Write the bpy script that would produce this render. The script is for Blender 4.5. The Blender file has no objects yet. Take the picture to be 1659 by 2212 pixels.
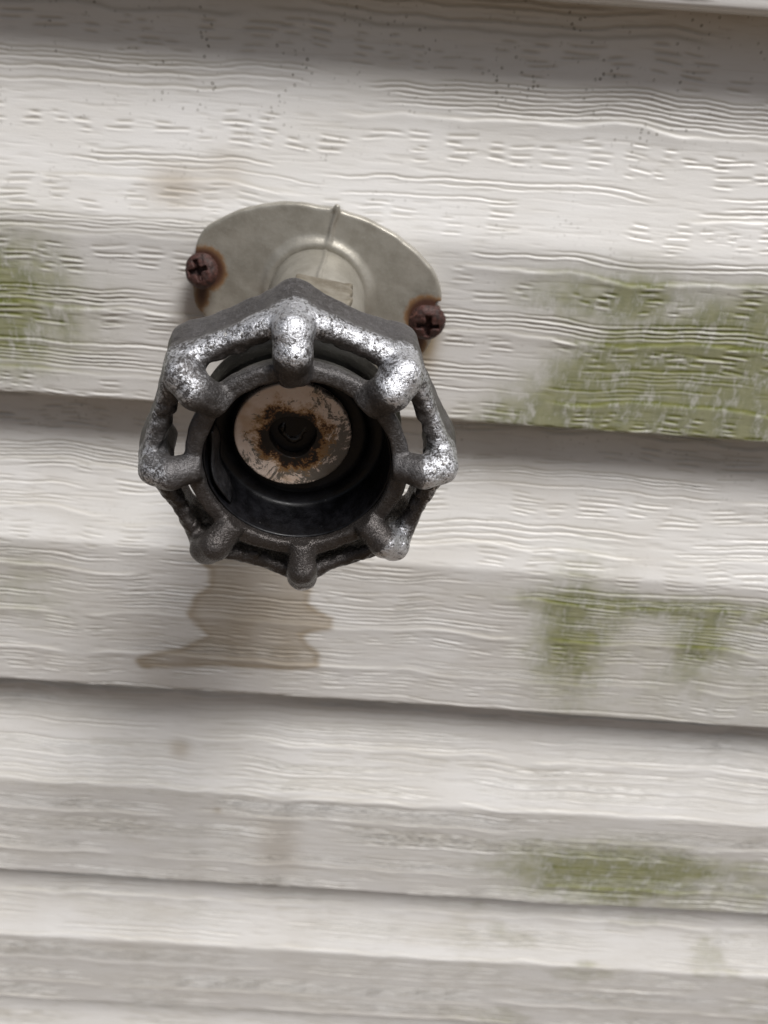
import bpy, math, random
import numpy as np
from mathutils import Matrix, Vector

random.seed(7)
RNG = np.random.default_rng(11)
S = bpy.context.scene
MM = 0.001

# ------------------------------------------------------------------ camera
PITCH, ROLL, YAW = 0.54018, 0.07636, 0.01754
cam_d = bpy.data.cameras.new('camera')
cam = bpy.data.objects.new('camera', cam_d)
S.collection.objects.link(cam)
fw = Vector((math.sin(YAW)*math.cos(PITCH), math.cos(YAW)*math.cos(PITCH), -math.sin(PITCH)))
rt = fw.cross(Vector((0, 0, 1))).normalized()
up = rt.cross(fw)
rt2 = math.cos(ROLL)*rt + math.sin(ROLL)*up
up2 = -math.sin(ROLL)*rt + math.cos(ROLL)*up
M = Matrix.Identity(4)
for i in range(3):
    M[i][0] = rt2[i]; M[i][1] = up2[i]; M[i][2] = -fw[i]
M.translation = Vector((0.0, -0.21779, 0.10035))
cam.matrix_world = M
cam_d.sensor_fit = 'VERTICAL'
cam_d.sensor_height = 36.0
cam_d.sensor_width = 27.0
cam_d.lens = 1700/2212*36
cam_d.clip_start = 0.005
cam_d.clip_end = 50
cam_d.dof.use_dof = True
cam_d.dof.focus_distance = 0.147
cam_d.dof.aperture_fstop = 24.0
S.camera = cam

# ------------------------------------------------------------------ light
SUN_EL, SUN_AZ = math.radians(60), math.radians(38)   # azimuth: from straight out of the wall (-Y) towards +X
world = bpy.data.worlds.new('World')
S.world = world
world.use_nodes = True
nt = world.node_tree
nt.nodes.clear()
wo = nt.nodes.new('ShaderNodeOutputWorld')
bg = nt.nodes.new('ShaderNodeBackground')
sky = nt.nodes.new('ShaderNodeTexSky')
sky.sky_type = 'NISHITA'
sky.sun_disc = False
sky.sun_elevation = SUN_EL
sky.sun_rotation = math.pi - SUN_AZ
sky.air_density = 1.0
sky.dust_density = 4.0
hsv = nt.nodes.new('ShaderNodeHueSaturation')      # thin overcast: the sky's blue greyed by cloud
hsv.inputs['Saturation'].default_value = 0.6
nt.links.new(sky.outputs[0], hsv.inputs['Color'])
nt.links.new(hsv.outputs[0], bg.inputs[0])
bg.inputs[1].default_value = 0.05
nt.links.new(bg.outputs[0], wo.inputs[0])
sd = bpy.data.lights.new('sun', 'SUN')
sd.energy = 4.0
sd.angle = math.radians(22)
sd.color = (1.0, 0.985, 0.975)
sun = bpy.data.objects.new('sun', sd)
S.collection.objects.link(sun)
sv = Vector((math.cos(SUN_EL)*math.sin(SUN_AZ), -math.cos(SUN_EL)*math.cos(SUN_AZ), math.sin(SUN_EL)))
sun.rotation_euler = (-sv).to_track_quat('-Z', 'Y').to_euler()
sun.location = sv*3

S.view_settings.view_transform = 'Standard'
S.view_settings.look = 'None'
S.view_settings.gamma = 1.0
S.view_settings.use_curve_mapping = False
S.view_settings.exposure = 0.06


# ------------------------------------------------------------------ node helpers
class NB:
    """small node-building helper"""
    def __init__(self, name):
        self.m = bpy.data.materials.new(name)
        self.m.use_nodes = True
        self.t = self.m.node_tree
        self.t.nodes.clear()
        self.out = self.t.nodes.new('ShaderNodeOutputMaterial')
        self.p = self.t.nodes.new('ShaderNodeBsdfPrincipled')
        self.t.links.new(self.p.outputs[0], self.out.inputs[0])
        self.tc = self.t.nodes.new('ShaderNodeTexCoord')

    def setv(self, sock, v):
        if isinstance(v, bpy.types.NodeSocket):
            self.t.links.new(v, sock)
        elif isinstance(v, (tuple, list)) and len(v) == 3 and sock.type == 'RGBA':
            sock.default_value = (*v, 1)
        else:
            sock.default_value = v

    def P(self, **k):
        for a, v in k.items():
            self.setv(self.p.inputs[a.replace('_', ' ')], v)

    def noise(self, scale, detail=4, rough=0.55, stretch=None, dist=0.0, off=None):
        n = self.t.nodes.new('ShaderNodeTexNoise')
        n.inputs['Scale'].default_value = scale
        n.inputs['Detail'].default_value = detail
        n.inputs['Roughness'].default_value = rough
        n.inputs['Distortion'].default_value = dist
        src = self.tc.outputs['Object']
        mp = self.t.nodes.new('ShaderNodeMapping')
        if stretch: mp.inputs['Scale'].default_value = stretch
        if off: mp.inputs['Location'].default_value = off
        self.t.links.new(src, mp.inputs[0])
        self.t.links.new(mp.outputs[0], n.inputs['Vector'])
        return n.outputs['Fac']

    def voro(self, scale, feature='F1'):
        n = self.t.nodes.new('ShaderNodeTexVoronoi')
        n.inputs['Scale'].default_value = scale
        n.feature = feature
        self.t.links.new(self.tc.outputs['Object'], n.inputs['Vector'])
        return n.outputs['Distance']

    def ramp(self, v, a, b, lo=0.0, hi=1.0, smooth=True):
        n = self.t.nodes.new('ShaderNodeMapRange')
        n.interpolation_type = 'SMOOTHSTEP' if smooth else 'LINEAR'
        self.t.links.new(v, n.inputs['Value'])
        n.inputs['From Min'].default_value = a
        n.inputs['From Max'].default_value = b
        n.inputs['To Min'].default_value = lo
        n.inputs['To Max'].default_value = hi
        return n.outputs['Result']

    def math(self, op, a, b=None, clamp=False):
        n = self.t.nodes.new('ShaderNodeMath')
        n.operation = op
        n.use_clamp = clamp
        self.setv(n.inputs[0], a)
        if b is not None: self.setv(n.inputs[1], b)
        return n.outputs[0]

    def mix(self, f, a, b):
        n = self.t.nodes.new('ShaderNodeMix')
        n.data_type = 'RGBA'
        self.setv(n.inputs['Factor'], f)
        self.setv(n.inputs['A'], a)
        self.setv(n.inputs['B'], b)
        return n.outputs['Result']

    def mulc(self, f, a, b):
        n = self.t.nodes.new('ShaderNodeMix')
        n.data_type = 'RGBA'; n.blend_type = 'MULTIPLY'
        self.setv(n.inputs['Factor'], f)
        self.setv(n.inputs['A'], a)
        self.setv(n.inputs['B'], b)
        return n.outputs['Result']

    def attr(self, name):
        n = self.t.nodes.new('ShaderNodeAttribute')
        n.attribute_name = name
        s = self.t.nodes.new('ShaderNodeSeparateColor')
        self.t.links.new(n.outputs['Color'], s.inputs[0])
        return s.outputs[0], s.outputs[1], s.outputs[2]

    def bump(self, h, strength, dist, nrm=None):
        n = self.t.nodes.new('ShaderNodeBump')
        n.inputs['Strength'].default_value = strength
        n.inputs['Distance'].default_value = dist
        self.t.links.new(h, n.inputs['Height'])
        if nrm is not None: self.t.links.new(nrm, n.inputs['Normal'])
        return n.outputs[0]

    def radius(self):
        """distance from the object's Z axis, in metres"""
        s = self.t.nodes.new('ShaderNodeSeparateXYZ')
        self.t.links.new(self.tc.outputs['Object'], s.inputs[0])
        x2 = self.math('MULTIPLY', s.outputs[0], s.outputs[0])
        y2 = self.math('MULTIPLY', s.outputs[1], s.outputs[1])
        return self.math('SQRT', self.math('ADD', x2, y2)), s


# ------------------------------------------------------------------ materials
def mat_vinyl():
    b = NB('weathered white vinyl')
    alg, brn, spk = b.attr('dirt')
    groove, _, _ = b.attr('relief')
    soft = b.noise(25, 4, 0.5, (1, 1, 2.2))
    col = b.mix(b.ramp(soft, 0.3, 0.7), (0.598, 0.581, 0.553), (0.64, 0.628, 0.61))
    grime = b.noise(160, 6, 0.7, (0.22, 1, 2.4))
    g2 = b.math('MULTIPLY', b.ramp(grime, 0.45, 0.75), 0.13)
    col = b.mix(g2, col, (0.33, 0.30, 0.24))
    # dirt gathered in the embossed grooves
    col = b.mix(b.math('MULTIPLY', groove, 0.42, True), col, (0.27, 0.24, 0.17))
    # tan water stain
    col = b.mix(b.math('MULTIPLY', brn, 0.95, True), col, (0.27, 0.21, 0.135))
    # green algae film
    n1 = b.noise(620, 6, 0.75, (1.0, 1, 0.45))
    n2 = b.noise(170, 4, 0.6, (1.0, 1, 0.7))
    am = b.math('MULTIPLY', alg, b.ramp(b.math('ADD', b.math('MULTIPLY', n1, 0.5), b.math('MULTIPLY', n2, 0.5)), 0.36, 0.52, 0.42, 1.0))
    acol = b.mix(b.ramp(n2, 0.35, 0.65), (0.115, 0.13, 0.027), (0.205, 0.21, 0.078))
    col = b.mix(b.math('MULTIPLY', am, 0.95, True), col, acol)
    # black specks of mould
    v = b.voro(520)
    sp = b.math('MULTIPLY', b.ramp(b.math('ADD', v, b.math('MULTIPLY', b.noise(1500, 3), 0.3)), 0.28, 0.46, 1, 0), b.ramp(b.noise(90, 4, 0.7), 0.47, 0.66))
    col = b.mix(b.math('MULTIPLY', sp, b.math('MULTIPLY', spk, 0.65), True), col, (0.09, 0.075, 0.045))
    fine = b.noise(2600, 3, 0.6)
    b.P(Base_Color=col, Roughness=b.ramp(grime, 0.3, 0.7, 0.34, 0.52), Specular_IOR_Level=0.42,
        Normal=b.bump(fine, 0.12, 0.0002, b.bump(grime, 0.25, 0.0004)))
    return b.m


def mat_cast():
    b = NB('weathered cast zinc')
    wear_glint, oil, _ = b.attr('wear_glint')
    n_big = b.noise(90, 3, 0.5)
    n_mid = b.noise(1000, 5, 0.75)
    n_fine = b.noise(2600, 3, 0.75)
    mixn = b.math('ADD', b.math('MULTIPLY', n_mid, 0.55), b.math('MULTIPLY', n_fine, 0.45))
    col = b.mix(b.ramp(n_big, 0.35, 0.65), (0.066, 0.061, 0.059), (0.095, 0.090, 0.090))
    col = b.mix(b.ramp(mixn, 0.46, 0.62), col, (0.14, 0.134, 0.134))
    col = b.mix(b.math('MULTIPLY', oil, 0.75), col, (0.040, 0.033, 0.029))
    thr = b.math('SUBTRACT', mixn, b.math('MULTIPLY', wear_glint, 0.16))
    wm = b.math('MULTIPLY', b.ramp(wear_glint, 0.05, 0.4), b.ramp(b.math('ADD', mixn, b.math('MULTIPLY', wear_glint, 0.10)), 0.50, 0.61), True)
    col = b.mix(wm, col, (0.66, 0.67, 0.70))  # pale worn metal, together with the highlights painted on the lobes
    # chalky oxide crumbs
    ox = b.math('MULTIPLY', b.ramp(b.noise(900, 5, 0.8, off=(3, 1, 7)), 0.60, 0.68), b.ramp(wear_glint, 0.15, 0.7))
    col = b.mix(b.math('MULTIPLY', ox, 0.8), col, (0.62, 0.60, 0.55))
    met = b.math('SUBTRACT', b.math('ADD', 0.55, b.math('MULTIPLY', wm, 0.38)), b.math('MULTIPLY', ox, 0.5), True)
    rough = b.ramp(mixn, 0.4, 0.62, 0.32, 0.50)
    rough = b.math('ADD', rough, b.math('MULTIPLY', oil, -0.17), True)
    pits = b.ramp(b.voro(1300), 0.05, 0.5)
    nrm = b.bump(n_mid, 0.5, 0.0004)
    nrm = b.bump(n_fine, 0.6, 0.00025, nrm)
    nrm = b.bump(pits, 0.25, 0.0002, nrm)
    b.P(Base_Color=col, Metallic=met, Roughness=rough, Normal=nrm)
    return b.m


def mat_nickel(name='dull nickel plate', tint=(0.37, 0.35, 0.305), dark=(0.28, 0.262, 0.222), rough=(0.36, 0.5)):
    b = NB(name)
    rust, _, _ = b.attr('rust')
    n = b.noise(110, 5, 0.65)
    f = b.noise(1200, 4, 0.7)
    col = b.mix(b.ramp(n, 0.38, 0.66), tint, dark)
    col = b.mix(b.ramp(f, 0.55, 0.7, 0, 0.3), col, (0.45, 0.44, 0.40))
    rn = b.noise(500, 5, 0.7)
    rm = b.ramp(b.math('ADD', rust, b.math('MULTIPLY', b.math('SUBTRACT', rn, 0.5), 0.9)), 0.25, 0.6)
    rcol = b.mix(b.ramp(rust, 0.4, 0.95), (0.20, 0.115, 0.055), (0.065, 0.028, 0.018))
    col = b.mix(rm, col, rcol)
    b.P(Base_Color=col, Metallic=b.ramp(rm, 0, 1, 0.45, 0.0), Roughness=b.ramp(n, 0.3, 0.7, *rough),
        Normal=b.bump(f, 0.25, 0.0002, b.bump(n, 0.3, 0.0008)))
    return b.m


def mat_black(name='dusty black plastic'):
    b = NB(name)
    n = b.noise(300, 5, 0.7)
    d = b.math('MULTIPLY', b.ramp(b.voro(700), 0.04, 0.12, 1, 0), b.ramp(b.noise(200, 2), 0.55, 0.65))
    col = b.mix(b.ramp(n, 0.35, 0.75), (0.002, 0.002, 0.0025), (0.007, 0.007, 0.009))
    col = b.mix(b.math('MULTIPLY', d, 0.5), col, (0.12, 0.12, 0.12))
    b.P(Base_Color=col, Roughness=b.ramp(n, 0.3, 0.7, 0.3, 0.5), Specular_IOR_Level=0.3,
        Normal=b.bump(n, 0.3, 0.0004))
    return b.m


def mat_disc():
    b = NB('rust stained steel disc')
    r, xyz = b.radius()
    n = b.noise(230, 6, 0.8)
    n3 = b.noise(900, 5, 0.7, off=(5, 2, 1))
    ng = b.noise(240, 6, 0.8, off=(1, 9, 4), dist=0.6)
    rr = b.math('ADD', b.math('MULTIPLY', r, 1000.0), b.math('MULTIPLY', b.math('SUBTRACT', n, 0.5), 14.0))
    base = b.mix(b.ramp(n3, 0.35, 0.7), (0.78, 0.63, 0.53), (0.82, 0.69, 0.60))
    warm = b.ramp(b.noise(120, 3, 0.6, off=(4, 4, 4)), 0.5, 0.66)
    base = b.mix(b.math('MULTIPLY', warm, 0.6), base, (0.48, 0.29, 0.14))
    # dark grey-green corrosion, heavier on one side
    side = b.ramp(xyz.outputs[0], -0.004, 0.010, 0.02, 0.12)
    low = b.ramp(xyz.outputs[1], -0.006, 0.008, 0.08, -0.03)
    gm = b.ramp(b.math('ADD', ng, b.math('ADD', side, low)), 0.575, 0.635)
    base = b.mix(b.math('MULTIPLY', gm, 0.9), base, (0.085, 0.078, 0.062))
    base = b.mix(b.ramp(rr, 6.2, 8.6, 0.9, 0), base, (0.38, 0.20, 0.06))
    base = b.mix(b.ramp(rr, 5.6, 7.3, 1, 0), base, (0.09, 0.032, 0.012))
    base = b.mix(b.ramp(rr, 5.2, 6.5, 1, 0), base, (0.010, 0.007, 0.005))
    sp = b.ramp(b.voro(1100), 0.05, 0.13, 1, 0)
    sp = b.math('MULTIPLY', sp, b.ramp(b.noise(420, 3), 0.5, 0.6))
    base = b.mix(b.math('MULTIPLY', sp, 0.8), base, (0.10, 0.06, 0.04))
    b.P(Base_Color=base, Metallic=0.1, Roughness=b.ramp(n3, 0.3, 0.7, 0.4, 0.6),
        Normal=b.bump(n3, 0.3, 0.00025, b.bump(ng, 0.4, 0.0004)))
    return b.m


def mat_rust(name='dark rust', a=(0.020, 0.008, 0.006), c=(0.075, 0.028, 0.022), rough=0.6, hi=(0.30, 0.135, 0.10)):
    b = NB(name)
    n = b.noise(700, 5, 0.75)
    n2 = b.noise(300, 4, 0.7, off=(2, 3, 4))
    col = b.mix(b.ramp(n, 0.35, 0.65), a, c)
    col = b.mix(b.ramp(n2, 0.58, 0.68, 0, 0.7), col, hi)
    b.P(Base_Color=col, Roughness=rough, Metallic=0.1, Specular_IOR_Level=0.5, Normal=b.bump(n, 0.6, 0.0005))
    return b.m


MAT_VINYL = mat_vinyl()
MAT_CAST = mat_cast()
MAT_NICKEL = mat_nickel()
MAT_BOSS = mat_nickel('tarnished brass', (0.29, 0.262, 0.21), (0.17, 0.145, 0.105), (0.3, 0.5))
MAT_HUB = mat_nickel('grimy grey zinc', (0.17, 0.165, 0.145), (0.09, 0.085, 0.072), (0.4, 0.6))
MAT_BLACK = mat_black()
MAT_DISC = mat_disc()
MAT_LINER = mat_rust('peeling black liner', (0.006, 0.006, 0.007), (0.02, 0.02, 0.022), 0.3, (0.045, 0.045, 0.05))
MAT_RUST = mat_rust()
MAT_DARK_SCREW = mat_rust('greasy black rust', (0.003, 0.002, 0.002), (0.008, 0.005, 0.003), 0.16, (0.02, 0.012, 0.009))
MAT_PINK_RUST = mat_rust('pink bare rust', (0.28, 0.12, 0.09), (0.42, 0.2, 0.16), 0.55, (0.5, 0.28, 0.22))


# ------------------------------------------------------------------ mesh helpers
def mesh_np(name, verts, quads, mat, parent=None, smooth=True, attrs=None, matrix=None):
    me = bpy.data.meshes.new(name)
    nv, nq = len(verts), len(quads)
    me.vertices.add(nv)
    me.vertices.foreach_set('co', np.asarray(verts, np.float32).ravel())
    me.loops.add(nq*4)
    me.loops.foreach_set('vertex_index', np.asarray(quads, np.int32).ravel())
    me.polygons.add(nq)
    me.polygons.foreach_set('loop_start', np.arange(0, nq*4, 4, dtype=np.int32))
    me.update(calc_edges=True)
    me.validate()
    if smooth:
        me.polygons.foreach_set('use_smooth', np.ones(len(me.polygons), bool))
    for an, arr in (attrs or {}).items():
        ca = me.color_attributes.new(an, 'FLOAT_COLOR', 'POINT')
        c = np.ones((nv, 4), np.float32)
        c[:, :3] = arr
        ca.data.foreach_set('color', c.ravel())
    me.materials.append(mat)
    o = bpy.data.objects.new(name, me)
    S.collection.objects.link(o)
    if parent is not None:
        o.parent = parent
    if matrix is not None:
        o.matrix_local = matrix
    return o


def surface_nets(F, org, h):
    """naive surface nets of a scalar grid (negative inside); returns verts in mm, quads"""
    nx, ny, nz = F.shape
    ins = F < 0
    cnt = np.zeros((nx-1, ny-1, nz-1), np.uint8)
    for a in (0, 1):
        for b_ in (0, 1):
            for c in (0, 1):
                cnt += ins[a:nx-1+a, b_:ny-1+b_, c:nz-1+c]
    act = (cnt > 0) & (cnt < 8)
    ci = np.argwhere(act)
    idx = np.full(act.shape, -1, np.int64)
    idx[act] = np.arange(len(ci))
    corners = np.array([[a, b_, c] for a in (0, 1) for b_ in (0, 1) for c in (0, 1)])
    vals = np.stack([F[ci[:, 0]+k[0], ci[:, 1]+k[1], ci[:, 2]+k[2]] for k in corners], 1)
    acc = np.zeros((len(ci), 3)); n = np.zeros(len(ci))
    for i in range(8):
        for j in range(i+1, 8):
            if np.abs(corners[i]-corners[j]).sum() != 1: continue
            vi, vj = vals[:, i], vals[:, j]
            m = (vi < 0) != (vj < 0)
            t = np.where(m, vi/np.where(m, vi-vj, 1), 0)
            p = corners[i][None, :] + t[:, None]*(corners[j]-corners[i])[None, :]
            acc += p*m[:, None]; n += m
    V = (ci + acc/n[:, None])*h + np.asarray(org)[None, :]
    Q = []
    for ax in range(3):
        sl0 = [slice(None)]*3; sl1 = [slice(None)]*3
        sl0[ax] = slice(0, -1); sl1[ax] = slice(1, None)
        A = ins[tuple(sl0)]; B = ins[tuple(sl1)]
        e = np.argwhere(A != B)
        o1, o2 = (ax+1) % 3, (ax+2) % 3
        ok = (e[:, o1] > 0) & (e[:, o2] > 0) & (e[:, o1] < F.shape[o1]-1) & (e[:, o2] < F.shape[o2]-1)
        e = e[ok]
        s = A[tuple(e.T)]
        def cell(d1, d2):
            c = e.copy(); c[:, o1] += d1; c[:, o2] += d2
            return idx[tuple(c.T)]
        q = np.stack([cell(-1, -1), cell(0, -1), cell(0, 0), cell(-1, 0)], 1)
        q[~s] = q[~s][:, ::-1]
        Q.append(q)
    return V, np.concatenate(Q)


def smin(a, b_, k):
    h = np.clip(0.5+0.5*(b_-a)/k, 0, 1)
    return b_*(1-h)+a*h - k*h*(1-h)


def smax(a, b_, k): return -smin(-a, -b_, k)


def grid3(lo, hi, h):
    ax = [np.arange(lo[i], hi[i]+h, h, dtype=np.float32) for i in range(3)]
    return np.meshgrid(*ax, indexing='ij')


def vnoise3(x, y, z, seed=0):
    """cheap smooth pseudo-noise: sum of rotated sines, about -1..1"""
    r = np.random.default_rng(seed)
    out = 0
    for _ in range(7):
        d = r.normal(size=3); d /= np.linalg.norm(d)
        f = r.uniform(0.7, 1.6); ph = r.uniform(0, 6.28, 2)
        d2 = r.normal(size=3)
        out = out + np.sin(f*(d[0]*x+d[1]*y+d[2]*z)+ph[0] + 0.9*np.sin(0.6*(d2[0]*x+d2[1]*y+d2[2]*z)+ph[1]))
    return out/4.0


def vnoise2(x, y, seed):
    """smooth value noise on a hashed lattice, 0..1"""
    xi = np.floor(x).astype(np.int64); yi = np.floor(y).astype(np.int64)
    fx = x-xi; fy = y-yi
    fx = fx*fx*(3-2*fx); fy = fy*fy*(3-2*fy)
    def hsh(a, b_):
        n = (a*374761393 + b_*668265263 + seed*1442695041) & 0xffffffff
        n = ((n ^ (n >> 13))*1274126177) & 0xffffffff
        return ((n ^ (n >> 16)) & 0xffff)/65535.0
    return (hsh(xi, yi)*(1-fx)+hsh(xi+1, yi)*fx)*(1-fy) + (hsh(xi, yi+1)*(1-fx)+hsh(xi+1, yi+1)*fx)*fy


def fbm(x, y, seed, oct=4, g=0.55):
    s = 0; a = 1; t = 0
    for i in range(oct):
        s = s + a*vnoise2(x, y, seed+i*17); t += a
        x = x*2.03; y = y*2.03; a *= g
    return s/t


def sstep(a, b_, x):
    t = np.clip((x-a)/(b_-a), 0, 1)
    return t*t*(3-2*t)


def lathe(name, prof, mat, parent, seg=96, matrix=None, wob=0.0):
    """prof: list of (r, z) in mm, turned round Z"""
    pr = np.array(prof, float)
    th = np.linspace(0, 2*np.pi, seg, endpoint=False)
    R = pr[:, 0][:, None]*(1+wob*np.sin(3*th+1)[None, :])
    V = np.stack([R*np.cos(th), R*np.sin(th), np.repeat(pr[:, 1][:, None], seg, 1)], 2).reshape(-1, 3)*MM
    q = []
    for i in range(len(pr)-1):
        for j in range(seg):
            k = (j+1) % seg
            q.append((i*seg+j, i*seg+k, (i+1)*seg+k, (i+1)*seg+j))
    return mesh_np(name, V, q, mat, parent, matrix=matrix, attrs={'rust': np.zeros((len(V), 3))})


def empty(name, loc=(0, 0, 0), label=None, cat=None, kind=None):
    o = bpy.data.objects.new(name, None)
    o.empty_display_size = 0.02
    S.collection.objects.link(o)
    o.location = loc
    if label: o['label'] = label
    if cat: o['category'] = cat
    if kind: o['kind'] = kind
    return o


# ------------------------------------------------------------------ ground below (only its bounce reaches the picture)
def mat_soil():
    b = NB('bare brown soil and leaf litter')
    n = b.noise(12, 6, 0.7)
    col = b.mix(b.ramp(n, 0.3, 0.7), (0.08, 0.052, 0.03), (0.14, 0.096, 0.056))
    b.P(Base_Color=col, Roughness=0.9, Normal=b.bump(n, 0.5, 0.02))
    return b.m


gth = np.linspace(0, 2*np.pi, 64, endpoint=False)
GR = [0.0001, 0.5, 1.5, 5, 20]
gV = np.concatenate([np.stack([g*np.cos(gth), g*np.sin(gth), 0.01*np.sin(gth*5)*(g > 0.1)-0.95], 1) for g in GR])
gQ = [(i*64+j, i*64+(j+1) % 64, (i+1)*64+(j+1) % 64, (i+1)*64+j) for i in range(4) for j in range(64)]
gQ = [q[::-1] for q in gQ]
ground = mesh_np('ground', gV, gQ, mat_soil())
ground['kind'] = 'structure'

# ------------------------------------------------------------------ siding
EDGE_Z = {-2: 226.0, -1: 111.0, 0: 2.6, 1: -114.6, 2: -231.8, 3: -339.2, 4: -456.0, 5: -570.0}
BREAK = {-1: 0.5, 0: 0.52, 1: 0.45, 2: 0.48, 3: 0.47, 4: 0.5, 5: 0.5}
DEPTH = 13.0


def grain(x, s, k, s_break):
    """embossed wood grain: returns relief height (mm) and a 0..1 groove mask; rows s, columns x"""
    rg = np.random.default_rng(100+k)
    H = np.zeros((len(s), len(x))); G = np.zeros_like(H); R = np.zeros_like(H)
    smin_, smax_ = s[0], s[-1]
    x0, x1 = x[0], x[-1]
    amp = rg.uniform(0.25, 0.6, 5); fr = np.array([1/95., 1/52., 1/33., 1/21., 1/12.])*rg.uniform(0.85, 1.15, 5)
    ph = rg.uniform(0, 6.28, 5)

    def wave(xx, c):
        w = 0
        for a, f, p in zip(amp*np.array([1.2, 0.9, 0.55, 0.3, 0.12]), fr, ph):
            w = w + a*np.sin(2*np.pi*f*xx + p + c*0.045)
        return w
    XI = np.arange(len(x))

    def stroke(xa, xb, centre, depth, sig, kind='groove', taper=3.0):
        m = (x >= xa) & (x <= xb)
        if not m.any(): return
        ci = XI[m]; xs = x[m]
        c = centre(xs)
        tp = np.clip(np.minimum(xs-xa, xb-xs)/taper, 0, 1); tp = tp*tp*(3-2*tp)
        r0 = int(np.searchsorted(s, c.min()-4*sig-3)); r1 = int(np.searchsorted(s, c.max()+(9 if kind == 'step' else 4*sig)+3))
        r0 = max(r0, 0); r1 = min(r1, len(s))
        if r1 <= r0: return
        t = s[r0:r1, None]-c[None, :]
        if kind == 'groove':
            g = np.exp(-(t/sig)**2)
            ridge = np.exp(-((t-1.9*sig)/(0.9*sig))**2)
            H[r0:r1, ci] += (-0.75*depth*g + 0.62*depth*ridge)*tp
            G[r0:r1, ci] = np.maximum(G[r0:r1, ci], np.exp(-((t+0.15)/(1.1*sig))**2)*tp)
            R[r0:r1, ci] = np.maximum(R[r0:r1, ci], ridge*tp*min(1.0, depth/0.2))
        else:                                      # a ledge: the sheet stands proud below the line and fades back
            up_ = 1/(1+np.exp(-t/(0.28*sig+0.08)))
            H[r0:r1, ci] += depth*up_*np.exp(-np.clip(t, 0, None)/2.6)*tp
            G[r0:r1, ci] = np.maximum(G[r0:r1, ci], np.exp(-((t+0.5)/0.5)**2)*tp*0.9)

    # bands of long wavy lines, with pools of short ticks between them
    c = smin_ + rg.uniform(0, 5)
    scale = 1.0 if k <= 1 else 0.9
    while c < smax_+4:
        n = rg.integers(4, 9) if k < 2 else rg.integers(7, 16)
        sp = rg.uniform(1.0, 1.45)*scale
        seg_x = x0-rg.uniform(0, 80)
        while seg_x < x1:
            L = rg.uniform(60, 190)
            fan = rg.uniform(-0.22, 0.22); off = rg.uniform(-2.2, 2.2)
            for i in range(n):
                if rg.random() < 0.22: continue
                a = seg_x+rg.uniform(-12, 30)*rg.random(); b_ = seg_x+L+rg.uniform(-50, 10)*rg.random()
                jit = rg.uniform(0, 6.28)
                ci_ = c+off+i*sp
                def cen(xx, ci_=ci_, i=i, jit=jit, fan=fan, sx=seg_x, L=L):
                    return ci_ + wave(xx, ci_) + fan*(i-n/2)*np.sin((xx-sx)/L*3.0)*1.6 + 0.14*np.sin(xx*0.4+jit)+0.05*np.sin(xx*1.3+jit*2)
                stroke(a, b_, cen, rg.uniform(0.12, 0.26), rg.uniform(0.25, 0.36), taper=rg.uniform(4, 25))
            if rg.random() < 0.75:
                ci_ = c+off+n*sp+0.5
                def cen2(xx, ci_=ci_, jit=rg.uniform(0, 6)):
                    return ci_ + wave(xx, ci_)*1.15 + 0.35*np.sin(xx*0.22+jit)+0.07*np.sin(xx*0.9+jit)
                stroke(seg_x-6, seg_x+L+rg.uniform(-10, 12), cen2, rg.uniform(0.22, 0.40)*(1 if k < 1 else 0.75), 0.5, 'step', 9)
            seg_x += L+rg.uniform(2, 12)
        gap = rg.uniform(7, 14)*scale*(1 if k < 2 else 0.5)
        c2 = c+n*sp+2.0
        xx = x0+rg.uniform(0, 8)
        while xx < x1:                             # columns of ticks
            L = rg.uniform(4.0, 10.5)*(1 if k < 1 else 1.5 if k < 2 else 2.4)
            if rg.random() < (0.93 if k < 2 else 0.6):
                m = int(rg.integers(2, max(3, int(gap/1.7))+1))
                pos = c2+rg.uniform(0, max(1.0, gap-m*1.9))
                for i in range(m):
                    cc = pos+i*rg.uniform(1.5, 1.9)+rg.uniform(-0.15, 0.15)
                    if cc > c2+gap: break
                    a = xx+rg.uniform(-1.8, 1.8); l = L*rg.uniform(0.6, 1.3)
                    tilt = rg.uniform(-0.03, 0.03)
                    stroke(a, a+l, lambda q, cc=cc, a=a, tilt=tilt: cc+wave(q, cc)+tilt*(q-a)*2,
                           rg.uniform(0.13, 0.27)*(1 if k < 1 else 0.75 if k < 2 else 0.4), rg.uniform(0.27, 0.38), taper=2.0)
            xx += L+rg.uniform(0.5, 4.5)
        c += n*sp+gap+1.5
    XX, SS = np.meshgrid(x, s)
    md = 0.7+0.5*sstep(0.3, 0.65, fbm(XX/34.0, SS/11.0, 61+k, 3))     # the emboss comes and goes
    # faint fine streaks between the lines
    st = fbm(XX/8.0, SS/0.62, 71+k, 2, 0.6)
    st2 = sstep(0.60, 0.80, st)
    H = H*md*{0: 1.2, 1: 1.8}.get(k, 2.3) - st2*0.07*md*(1 if k < 1 else 1.7)
    return H, np.clip(np.maximum(G*np.clip(md, 0, 1), 0.3*st2), 0, 1), np.clip(R*md, 0, 1)


def blob(X, Z, cx, cz, sx, sz, p=2.0):
    return np.exp(-(np.abs((X-cx)/sx)**p + np.abs((Z-cz)/sz)**p))


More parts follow.
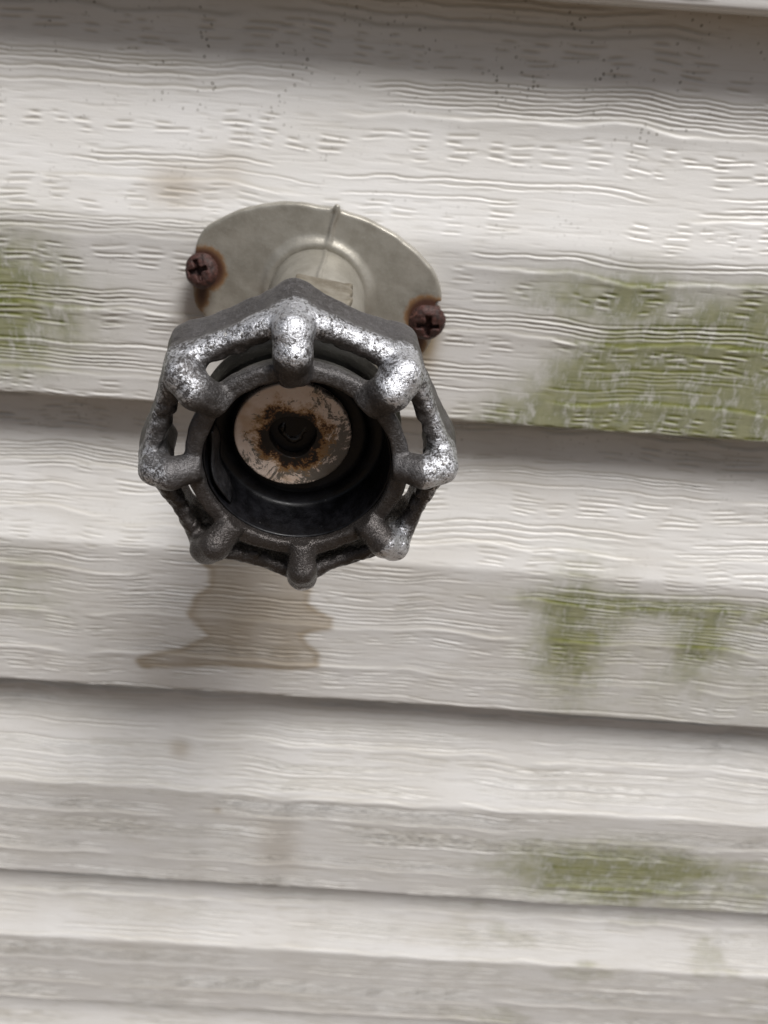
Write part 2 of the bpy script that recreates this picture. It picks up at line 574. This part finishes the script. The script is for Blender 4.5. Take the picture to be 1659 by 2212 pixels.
def poly_sdf(X, Z, pts):
    """signed distance to a polygon, negative inside"""
    P = np.array(pts, float)
    d = np.full(X.shape, 1e9); sgn = np.ones(X.shape)
    n = len(P)
    for i in range(n):
        a = P[i]; b_ = P[i-1]
        e = b_-a
        wx = X-a[0]; wz = Z-a[1]
        t = np.clip((wx*e[0]+wz*e[1])/(e@e), 0, 1)
        d = np.minimum(d, (wx-e[0]*t)**2+(wz-e[1]*t)**2)
        c1 = Z >= a[1]; c2 = Z < b_[1]; c3 = e[0]*wz > e[1]*wx
        f = (c1 & c2 & c3) | (~c1 & ~c2 & ~c3)
        sgn = np.where(f, -sgn, sgn)
    return sgn*np.sqrt(d)


WET = [(-57, -50), (-50, -40), (-28, -40), (-22, -56), (-21.0, -69), (-17.0, -73), (-13.0, -76), (-13, -79), (-20, -81), (-23.5, -84), (-22, -89),
       (-18, -93), (-17.5, -97.5), (-22, -99), (-51.2, -99.5), (-72, -102), (-79, -102), (-81, -100.8), (-76, -98.5), (-66, -95.5), (-57, -90), (-54, -87), (-58, -82.3), (-60, -77), (-58, -70), (-53, -66), (-52, -58)]


def dirt_maps(X, Z, k, frac):
    f1 = fbm(X/9.0, Z/7.0, 5); f2 = fbm(X/2.4, Z/1.6, 9); f3 = fbm(X/22., Z/15., 21)
    smear = fbm(X/5.0, Z/16.0, 33)
    A = np.zeros_like(X); B = np.zeros_like(X); C = np.full_like(X, 0.15)
    if k == 0:
        r = 1.75*sstep(22, 90, X+0.9*(20-Z))*sstep(60, 22, Z-(X-80)*0.06)
        r = np.maximum(r, 1.1*sstep(40, 70, X)*sstep(9, 3, Z-2))
        r = np.maximum(r, 0.85*blob(X, Z, 66, 43, 30, 9))
        r = np.maximum(r, 1.3*sstep(-55, -125, X)*blob(X, Z, -110, 30, 60, 20))
        A = r
        B = 0.55*sstep(-1, 1, 1-np.hypot((X+57.8)/6.5, (Z-63.6)/4.2))+0.3*blob(X, Z, -44.4, 67.3, 6, 6)
        B = np.maximum(B, 1.1*blob(X, Z, 12.6, 27, 3.0, 8.5))       # rust run below the right screw
        B = np.maximum(B, 0.5*blob(X, Z, -55, 26, 4, 9))
        C = 0.35+0.8*sstep(70, 100, Z)
    elif k == 1:
        A = 0.72*blob(X, Z, 73, -76, 15, 30, 2.0)+0.7*blob(X, Z, 120, -76, 9, 15)+0.42*blob(X, Z, 100, -61, 60, 5)+0.35*blob(X, Z, -120, -70, 22, 20)
        A += 0.25*sstep(30, 120, X)*sstep(-50, -60, Z)
        sd_ = poly_sdf(X+3.5*(f1-0.5)+0.8*(f2-0.5), Z+2.5*(f1-0.5), WET)-1.6
        B = (0.42+0.38*f1)*sstep(1.4, -1.2, sd_)+0.24*np.exp(-((sd_+0.6)/1.4)**2)*(0.3+1.2*f3)
        B = np.maximum(B, 0.3*blob(X, Z, 76, -86, 9, 20))
        B = np.maximum(B, 0.09*sstep(0.45, 0.7, f3))
        C = 0.2+0.3*sstep(-30, -10, Z)
    elif k == 2:
        A = 1.0*blob(X, Z, 110, -206, 44, 20, 2.0)+0.35*sstep(60, 130, X)*sstep(-188, -200, Z)
        B = 0.32*blob(X, Z, -31, -202, 10, 20, 3)+0.45*blob(X, Z, -71.9, -153.5, 4.0, 4.0, 2.5)+0.5*blob(X, Z, -56.4, -181.6, 1.6, 1.8)
    elif k == 3:
        A = 0.3*sstep(0.5, 0.7, f3)*sstep(20, 90, X)
        B = 0.07*sstep(0.45, 0.7, f3)
    # break the film up: bitten edges, streaks
    brk = 0.45*f1+0.25*f2+0.3*smear
    A0 = A*(0.15+1.8*brk)
    A = 0.30*sstep(0.02, 0.45, A0)+0.70*sstep(0.22, 0.95, A0)
    return A, np.clip(B, 0, 1), np.clip(C, 0, 1)


def make_plank(k, parent):
    zt = EDGE_Z[k-1]+5.0; zb = EDGE_Z[k]
    zbr = EDGE_Z[k-1]+(zb-EDGE_Z[k-1])*BREAK[k]
    ds = {-1: 0.6, 0: 0.28, 1: 0.30, 2: 0.36, 3: 0.45}.get(k, 0.9)
    dx = {-1: 1.2, 0: 0.7, 1: 0.95, 2: 1.4, 3: 1.8}.get(k, 3.0)
    lo, hi = {-1: (-110, 130), 0: (-150, 165), 1: (-170, 190), 2: (-195, 225), 3: (-215, 250)}.get(k, (-230, 260))
    xs = np.concatenate([np.arange(-600, lo, 8.0), np.arange(lo, hi, dx), np.arange(hi, 600.1, 8.0)])
    # profile (y inwards, z), then resampled along its length
    pz = []; py = []
    for t in np.linspace(0, 1, 60):
        z = zt+(zbr-zt)*t
        pz.append(z); py.append(DEPTH*(1-t**2.1))
    pz = np.array(pz); py = np.array(py)
    face_z = np.linspace(zbr, zb+1.3, 40)[1:]; face_y = np.zeros_like(face_z)
    ang = np.linspace(0, math.pi/2, 10)[1:]
    cz = zb+1.3-1.3*np.sin(ang); cy = 1.3-1.3*np.cos(ang)
    Zp = np.concatenate([pz, face_z, cz, [zb]]); Yp = np.concatenate([py, face_y, cy, [DEPTH+2]])
    L = np.concatenate([[0], np.cumsum(np.hypot(np.diff(Zp), np.diff(Yp)))])
    Lface = L[-2]
    s = np.concatenate([np.arange(0, Lface, ds), np.linspace(Lface, L[-1], 8)])
    z = np.interp(s, L, Zp); y = np.interp(s, L, Yp)
    # soften the break
    w = int((11.0 if k == 0 else 4.0)/ds); ker = np.hanning(w+2)[1:-1]; ker /= ker.sum()
    nmain = int((s < Lface-3).sum())
    def soft(a):
        p = np.concatenate([np.full(w, a[0]), a, np.full(w, a[-1])])
        return np.convolve(p, ker, 'same')[w:-w]
    yy = y.copy(); yy[w:nmain-w] = soft(y)[w:nmain-w]; y = yy
    dyd = np.gradient(y, s); dzd = np.gradient(z, s)
    nlen = np.hypot(dyd, dzd); ny = dzd/nlen; nz = -dyd/nlen      # outward: -Y side
    ny, nz = np.where(ny > 0, -ny, ny), np.where(ny > 0, -nz, nz)
    Lbr = np.interp(zbr, z[::-1][8:], s[::-1][8:]) if False else 0
    H, G, RD = grain(xs, s, k, Lbr)
    fade = sstep(Lface, Lface-1.5, s)[:, None]
    shallow = 1-0.35*sstep(DEPTH*0.9, DEPTH*0.2, y)[:, None]*0
    H = H*fade*shallow; G = G*fade
    X = np.repeat(xs[None, :], len(s), 0)
    # slight oil-canning of the sheet and a wandering lower edge
    und = 0.35*np.sin(xs/70.+k*2.1)+0.22*np.sin(xs/31.+k)+0.10*np.sin(xs/13.+k*5)
    Yg = y[:, None]+ny[:, None]*H*1.0 + 0.5*und[None, :]
    Zg = z[:, None]+nz[:, None]*H + 0.5*und[None, :]*sstep(zbr, zb, z)[:, None]
    A, B, C = dirt_maps(X, np.repeat(z[:, None], len(xs), 1), k, s/Lface)
    A = A*(0.85+0.4*G)*(1-0.55*RD)
    V = np.stack([X, Yg, Zg], 2).reshape(-1, 3)*MM
    nr, nc = len(s), len(xs)
    i = np.arange(nr-1)[:, None]*nc+np.arange(nc-1)[None, :]
    Q = np.stack([i, i+nc, i+nc+1, i+1], 2).reshape(-1, 4)
    # vertices run downward with increasing row; +x to the right: faces must look to -Y
    o = mesh_np('siding_plank', V, Q, MAT_VINYL, parent,
                attrs={'dirt': np.stack([A, B, C], 2).reshape(-1, 3), 'relief': np.repeat(G.reshape(-1, 1), 3, 1)})
    return o


wall = empty('siding_wall', (0, 0, 0), 'white wood grain vinyl lap siding wall with green algae behind the faucet', 'wall')
for k in (0, 1, 2, 3, -1, 4, 5):
    make_plank(k, wall)

# ------------------------------------------------------------------ faucet
FC = Vector((-19.0, 0.0, 39.3))*MM            # flange centre on the wall face
HC = Vector((-14.4, -88.0, 30.8))*MM        # centre of the handle's front ring
AX = (HC-FC).normalized()
ROLL_F = math.radians(-8.5)


def frame(z, rollang):
    """matrix whose Z is the given outward axis, Y as near world up as can be, rolled about Z (positive = anticlockwise as seen from outside)"""
    zz = Vector(z).normalized()
    xx = Vector((0, 0, 1)).cross(zz).normalized()
    yy = zz.cross(xx)
    m = Matrix.Identity(4)
    for i_ in range(3):
        m[i_][0] = xx[i_]; m[i_][1] = yy[i_]; m[i_][2] = zz[i_]
    return m @ Matrix.Rotation(rollang, 4, 'Z')


faucet = empty('outdoor_faucet', FC, 'outdoor wall faucet with grey cast metal scalloped handwheel and nickel wall flange', 'faucet')
M_FL = frame((0, -1, 0), ROLL_F)
M_AX = frame(AX, ROLL_F)
HL = (HC-FC).length*1000                       # about 88 mm


def sdf_obj(name, fun, lo, hi, h, mat, parent, matrix, attr=None):
    X, Y, Z = grid3(lo, hi, h)
    F = fun(X, Y, Z).astype(np.float32)
    V, Q = surface_nets(F, lo, h)
    at = attr(V) if attr else {'rust': np.zeros((len(V), 3))}
    return mesh_np(name, V*MM, Q, mat, parent, matrix=matrix, attrs=at)


# --- wall flange
SCR = [(-30.8, 0.4), (30.6, 0.6)]


def f_flange(X, Y, Z):
    a, b_ = 36.0, 22.9
    k0 = np.sqrt((X/a)**2+(Y/b_)**2)+1e-6
    k1 = np.sqrt((X/a/a)**2+(Y/b_/b_)**2)+1e-6
    e = k0*(k0-1)/k1
    e = smax(e, np.abs(X)-34.0, 3.0)
    e = e+0.25*vnoise3(X*0.5, Y*0.5, 0*Z, 3)
    dish = 3.8-0.02*np.clip(np.hypot(X, Y)-15, 0, 30)
    d = smax(e, np.abs(Z-dish/2)-dish/2, 0.8)
    r = np.hypot(X, Y)
    tor = np.hypot(r-13.3, Z-3.7)-1.15         # cast fillet round the pipe
    d = smin(d, tor, 2.2)
    # mould line, a thin wandering ridge up from the pipe
    xr = 0.35*np.sin(Y*0.35)+0.16*np.sin(Y*0.9)+0.9
    rid = np.maximum(np.hypot(X-xr, (Z-3.7)*0.9)-0.62-0.5*np.exp(-((Y-14)/1.6)**2), np.maximum(13.-Y, Y-24.2))
    d = smin(d, rid, 0.5)
    d = smin(d, np.hypot(np.hypot(X-1.1, Y-23.0), Z-3.2)-0.9, 0.6)     # nib of flash at the rim
    d = np.maximum(d, 12.2-r)
    hole = np.hypot(X-33.2, Y-4.6)-1.0
    d = np.maximum(d, -hole)
    return d+0.05*vnoise3(X, Y, Z, 5)


def a_flange(V):
    r = np.zeros(len(V))
    for (sx, sy) in SCR:
        d = np.hypot(V[:, 0]-sx, (V[:, 1]-sy))
        r = np.maximum(r, np.clip(1.2-(d-3.4)/3.6, 0, 1))
        dd = np.hypot((V[:, 0]-sx)/3.2, (V[:, 1]-sy+6.5)/8.0)          # runs down from the screws
        r = np.maximum(r, np.clip(1.15-dd, 0, 1)*0.9)
    rim = np.clip((np.abs(V[:, 0])-29)/6, 0, 1)*np.clip((8-np.abs(V[:, 1]-2))/8, 0, 1)
    r = np.maximum(r, rim*0.55)
    return {'rust': np.repeat(r[:, None], 3, 1)}


sdf_obj('wall_flange', f_flange, (-37, -26, -0.6), (37, 26, 6.0), 0.34, MAT_NICKEL, faucet, M_FL, a_flange)

# --- pipe barrel, valve body and spout as one casting behind the handle
def f_body(X, Y, Z):
    r = np.hypot(X, Y)
    bar = smax(r-(12.9-0.008*Z), np.abs(Z-24)-24, 0.8)
    body = smax(np.hypot(r, 0*Z)-13.8, np.abs(Z-55)-12, 3.0)
    # spout bending down and outwards
    t = np.clip((-Y)/30., 0, 1)
    ax_z = 50+10*t**1.4
    sp = smax(np.hypot(X, (Z-ax_z)*0.92)-(8.6), np.maximum(Y+2, -30-Y), 1.0)
    d = smin(bar, smin(body, sp, 3.5), 2.5)
    xr = 0.5*np.sin(Z*0.2)-0.4
    rid = np.maximum(np.hypot(X-xr, Y-12.8)-0.5, np.abs(Z-24)-24)
    d = smin(d, rid, 0.4)
    return d+0.07*vnoise3(X*0.8, Y*0.8, Z*0.8, 8)


sdf_obj('valve_body', f_body, (-16, -32, 1.0), (16, 16, 70), 0.42, MAT_NICKEL, faucet, M_AX)
thr = []
for i in range(25):
    thr.append((9.6 if i % 2 else 10.5, -24-0.42*i))
thr = [(7.4, -23.6)]+thr+[(7.4, -34.6), (6.9, -34.6), (6.9, -25)]
M_TH = M_AX @ Matrix.Translation((0, 0, 60*MM)) @ Matrix.Rotation(-math.pi/2, 4, 'X')
M_TH = M_AX @ Matrix.Translation((0, 0, 59.5*MM)) @ Matrix(((1, 0, 0, 0), (0, 0, 1, 0), (0, -1, 0, 0), (0, 0, 0, 1)))
lathe('hose_thread', thr, MAT_BOSS, faucet, 64, M_TH)


def f_boss(X, Y, Z):
    bx = smax(smax(np.abs(X)-6.4, np.abs(Z-42.0)-6.5, 0.5), np.abs(Y-12.0)-5.2, 0.5)
    chip = 0.45*vnoise3(X*1.2, Y*1.2, Z*1.2, 12)*sstep(3.5, 6.4, X)
    return bx+chip+0.06*vnoise3(X*1.5, Y*1.5, Z*1.5, 2)


sdf_obj('square_boss', f_boss, (-8, 6, 35), (8, 18.5, 51), 0.3, MAT_BOSS, faucet, M_AX)

# --- handwheel, local z = outward, 0 at the face of the inner ring
PH = math.radians(2.3)
M_HW = Matrix.Translation(HC-FC) @ frame((AX[0]+0.035, AX[1], AX[2]+0.02), PH)
NL = 8


def capsule(r, w, q, ax_r, ax_w, bx_r, bx_w, ra, rb):
    """q = sideways distance; distance to a tapered capsule lying in the (r, w) plane"""
    pr, pw = r-ax_r, w-ax_w
    dr, dw = bx_r-ax_r, bx_w-ax_w
    t = np.clip((pr*dr+pw*dw)/(dr*dr+dw*dw), 0, 1)
    return np.sqrt((pr-dr*t)**2+(pw-dw*t)**2+q**2)-(ra+(rb-ra)*t)


def f_wheel(X, Y, Z):
    r = np.hypot(X, Y)
    th = np.arctan2(Y, X)-math.pi/2
    sec = 2*math.pi/NL
    li = np.round(th/sec)
    ph = th-li*sec                             # -22.5 .. 22.5 deg about the lobe
    # every lobe a little different, as cast and worn
    vr = 0.3*np.sin(li*2.3+0.5); vb = np.array([0.45, 0.25, 0.0, -0.05, -0.25, 0.0, 0.15, 0.75])[(li.astype(int)) % 8]
    q = r*np.sin(ph); rl = r*np.cos(ph)
    # inner ring
    ring = np.sqrt(np.clip(np.abs(r-19.2)-0.65, 0, None)**2+np.clip(np.abs(Z+1.5)-0.6, 0, None)**2)-1.0
    # knuckle: out of the ring, over a crown, then back along the skirt
    R0 = 27.2+vr
    k1 = capsule(rl, Z, q, 19.5, -0.3, 23.4, 1.7, 2.75+0.8*vb, 3.0+vb)
    k2 = capsule(rl, Z, q, 23.4, 1.7, R0-0.8, 0.0, 3.0+vb, 3.05+vb)
    k3 = capsule(rl, Z, q, R0-0.8, 0.0, R0-0.2, -5.0, 3.05+vb, 2.9)
    k4 = capsule(rl, Z, q, R0-0.2, -5.0, R0-0.1, -12.3, 2.9, 2.9)
    kn = smin(smin(k1, k2, 0.6), smin(k3, k4, 1.0), 0.8)
    # skirt: a fluted wall hung from the knuckles
    a = np.abs(ph)/(sec/2)
    flare = 1.3*np.clip((-Z-3)/12, 0, 1)
    Ro = 27.15+(29.3+vr-27.15)*(1-a)**1.6+flare
    thick = 1.5-0.4*np.clip((-Z-4)/10, 0, 1)
    mid = Ro-thick
    zf = -2.6+1.4*(1-a)**2
    sk = smax(np.abs(r-mid)-thick*1.0, np.maximum(Z-zf, -14.2-Z), 1.6)
    sk = smin(sk, np.hypot((r-mid-0.15), (Z-(zf-1.6))*0.8)-(1.95-0.5*a+0.55*sstep(4, 18, Y)), 1.2)      # rolled front lip
    d = smin(kn, sk, 1.0+2.6*sstep(-3, -9, Z))
    d = smin(d, ring, 0.7)
    d = np.maximum(d, -(smax(r-17.65, -12-Z, 0.5)))
    # flash left on the window edges
    fl = 0.3*vnoise3(X*2.1, Y*2.1, Z*2.1, 31)*np.exp(-((Z+3.2)/2.2)**2)*sstep(21, 23, r)*sstep(29, 26.5, r)
    return d+0.23*vnoise3(X*0.5, Y*0.5, Z*0.5, 4)+0.07*vnoise3(X*2.4, Y*2.4, Z*2.4, 6)+fl


def a_wheel(V):
    X, Y, Z = V.T
    r = np.hypot(X, Y)
    th = np.arctan2(Y, X)-math.pi/2
    sec = 2*math.pi/NL
    ph = th-np.round(th/sec)*sec
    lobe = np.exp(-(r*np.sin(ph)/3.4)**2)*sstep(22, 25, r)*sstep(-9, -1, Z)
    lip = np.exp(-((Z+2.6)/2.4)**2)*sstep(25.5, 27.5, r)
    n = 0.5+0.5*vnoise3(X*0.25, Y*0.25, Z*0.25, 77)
    rub_glint = np.array([0.95, 0.45, 0.36, 0.12, 0.25, 1.0, 1.0, 0.95])     # rub plus painted brightness of the lit lobes; top, then anticlockwise
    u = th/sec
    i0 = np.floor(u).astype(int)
    lip_r = rub_glint[i0 % 8]*(1-(u-i0))+rub_glint[(i0+1) % 8]*(u-i0)
    lob_r = rub_glint[np.round(u).astype(int) % 8]
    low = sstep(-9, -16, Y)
    lob_r = lob_r*np.where(np.round(u).astype(int) % 8 == 5, 1.6, 1.0)  # lower-right lobe raised further, as a painted highlight
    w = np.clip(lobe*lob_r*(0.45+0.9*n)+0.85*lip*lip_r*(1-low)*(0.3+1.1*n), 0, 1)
    w = np.maximum(w, 0.95*lobe*(np.round(u).astype(int) % 8 == 5)*sstep(23, 26, r))  # highlight painted on the lower-right lobe tip, on top of its wear
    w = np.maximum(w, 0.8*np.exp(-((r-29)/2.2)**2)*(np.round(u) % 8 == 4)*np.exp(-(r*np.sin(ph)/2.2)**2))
    oil = sstep(3, -14, Y)*(1-w)
    return {'wear_glint': np.stack([w, oil, w], 1)}


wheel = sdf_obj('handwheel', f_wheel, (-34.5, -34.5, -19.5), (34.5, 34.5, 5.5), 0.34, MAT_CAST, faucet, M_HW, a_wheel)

# hub sleeve behind the ring, seen through the windows
hub = lathe('hub_sleeve', [(18.3, -2.6), (19.6, -2.8), (19.5, -6.5), (19.1, -7.0), (19.1, -7.8), (19.7, -8.2), (19.8, -13.2), (20.4, -13.8), (20.3, -15.0),
                           (18.8, -15.8), (14.0, -17.0), (12.5, -24), (12.0, -34)], MAT_HUB, wheel, 128, wob=0.004)
cup = lathe('hub_cup', [(18.0, -2.2), (17.6, -1.7), (17.4, -1.6), (17.3, -2.2), (17.1, -6.0), (17.0, -10.8), (16.7, -11.8), (16.2, -12.2), (14.2, -12.4), (13.6, -12.0), (13.2, -11.6),
                        (12.2, -11.8), (8, -12.4), (0.01, -12.4)], MAT_BLACK, wheel, 128, wob=0.003)


nu, nv_ = 26, 6
lv = []
for i_ in range(nu):
    u_ = i_/(nu-1)
    an = math.radians(158+58*u_)
    for j_ in range(nv_):
        t_ = j_/(nv_-1)
        zz_ = -2.5-0.8*math.sin(u_*7)-t_*(3.5+2.5*math.sin(u_*3.1))
        rr_ = 17.0-(1.7+0.5*math.sin(u_*9))*math.sin(u_*math.pi)**0.6*(0.4+0.6*t_)
        lv.append((rr_*math.cos(an)*MM, rr_*math.sin(an)*MM, zz_*MM))
lq = [(i_*nv_+j_, i_*nv_+j_+1, (i_+1)*nv_+j_+1, (i_+1)*nv_+j_) for i_ in range(nu-1) for j_ in range(nv_-1)]
liner = mesh_np('liner_strip', lv, lq, MAT_LINER, wheel)
lm = liner.modifiers.new('thickness', 'SOLIDIFY'); lm.thickness = 0.0004


def f_disc(X, Y, Z):
    r = np.hypot(X, Y)
    d = smax(r-11.5, np.abs(Z+11.2)-1.0, 0.5)
    d = np.maximum(d, -(r-(4.6+0.25*np.sin(np.arctan2(Y, X)*3))))
    notch = np.hypot((X+0.2)*0.7, Y-11.9)-1.5
    d = np.maximum(d, -notch)
    return d+0.03*vnoise3(X*2, Y*2, Z*2, 9)


disc = sdf_obj('stem_disc', f_disc, (-12.4, -12.4, -12.8), (12.4, 12.4, -9.5), 0.16, MAT_DISC, wheel, Matrix.Translation((-1.2*MM, 0.9*MM, 0)))


def f_stem(X, Y, Z):
    r = np.hypot(X, Y)
    d = np.sqrt(r**2*0.55+(Z+14.6)**2)-2.9
    d = np.maximum(d, -11.9-0.0*Z-(-Z)-0.0) if False else d
    d = smax(d, r-3.7, 0.4)
    d = smax(d, -(np.sqrt((X+0.2)**2+(Y-0.4)**2*0.7+(Z+11.4)**2)-1.9), 0.5)
    return d+0.32*vnoise3(X*1.5, Y*1.5, Z*1.5, 41)


def no_attr(V): return {'rust': np.zeros((len(V), 3))}


sdf_obj('stem_screw', f_stem, (-4.4, -4.4, -13.6), (4.4, 4.4, -10.6), 0.14, MAT_DARK_SCREW, wheel, Matrix.Translation((-1.2*MM, 0.9*MM, 0)))


# --- mounting screws
def f_screw(X, Y, Z):
    r = np.hypot(X, Y)
    head = smax(np.sqrt(r**2+((Z+0.2)*1.15)**2*1.0)-4.35, np.abs(Z-1.3)-1.3, 0.7)
    shank = np.maximum(r-1.7, np.abs(Z+3)-4)
    d = np.minimum(head, shank)
    arm = np.minimum(np.maximum(np.abs(X)-0.62, np.abs(Y)-2.5), np.maximum(np.abs(Y)-0.62, np.abs(X)-2.5))
    d = smax(d, -np.maximum(arm, 0.6+0.28*r-Z), 0.25)
    core = np.maximum(np.hypot(X, Y)-1.15, 0.4-Z)
    d = smax(d, -core, 0.25)
    return d+0.14*vnoise3(X*1.5, Y*1.5, Z*1.5, 51)+0.07*vnoise3(X*4, Y*4, Z*4, 52)


for i, (sx, sy) in enumerate(SCR):
    tilt = [(-0.22, -0.30), (0.20, 0.12)][i]
    m = M_FL @ Matrix.Translation((sx*MM, sy*MM, (5.9 if i == 0 else 7.0)*MM)) @ Matrix.Rotation(tilt[0], 4, 'X') @ Matrix.Rotation(tilt[1], 4, 'Y') @ Matrix.Rotation([0.5, 0.15][i], 4, 'Z') @ Matrix.Scale([1.1, 1.2][i], 4)
    sc = sdf_obj('mounting_screw', f_screw, (-5, -5, -7.5), (5, 5, 3.6), 0.17, MAT_RUST, faucet, m)
    if i == 1:
        sc['label'] = 'rusty cross head screw at the right edge of the flange'
    else:
        sc['label'] = 'rusty cross head screw at the left edge of the flange'
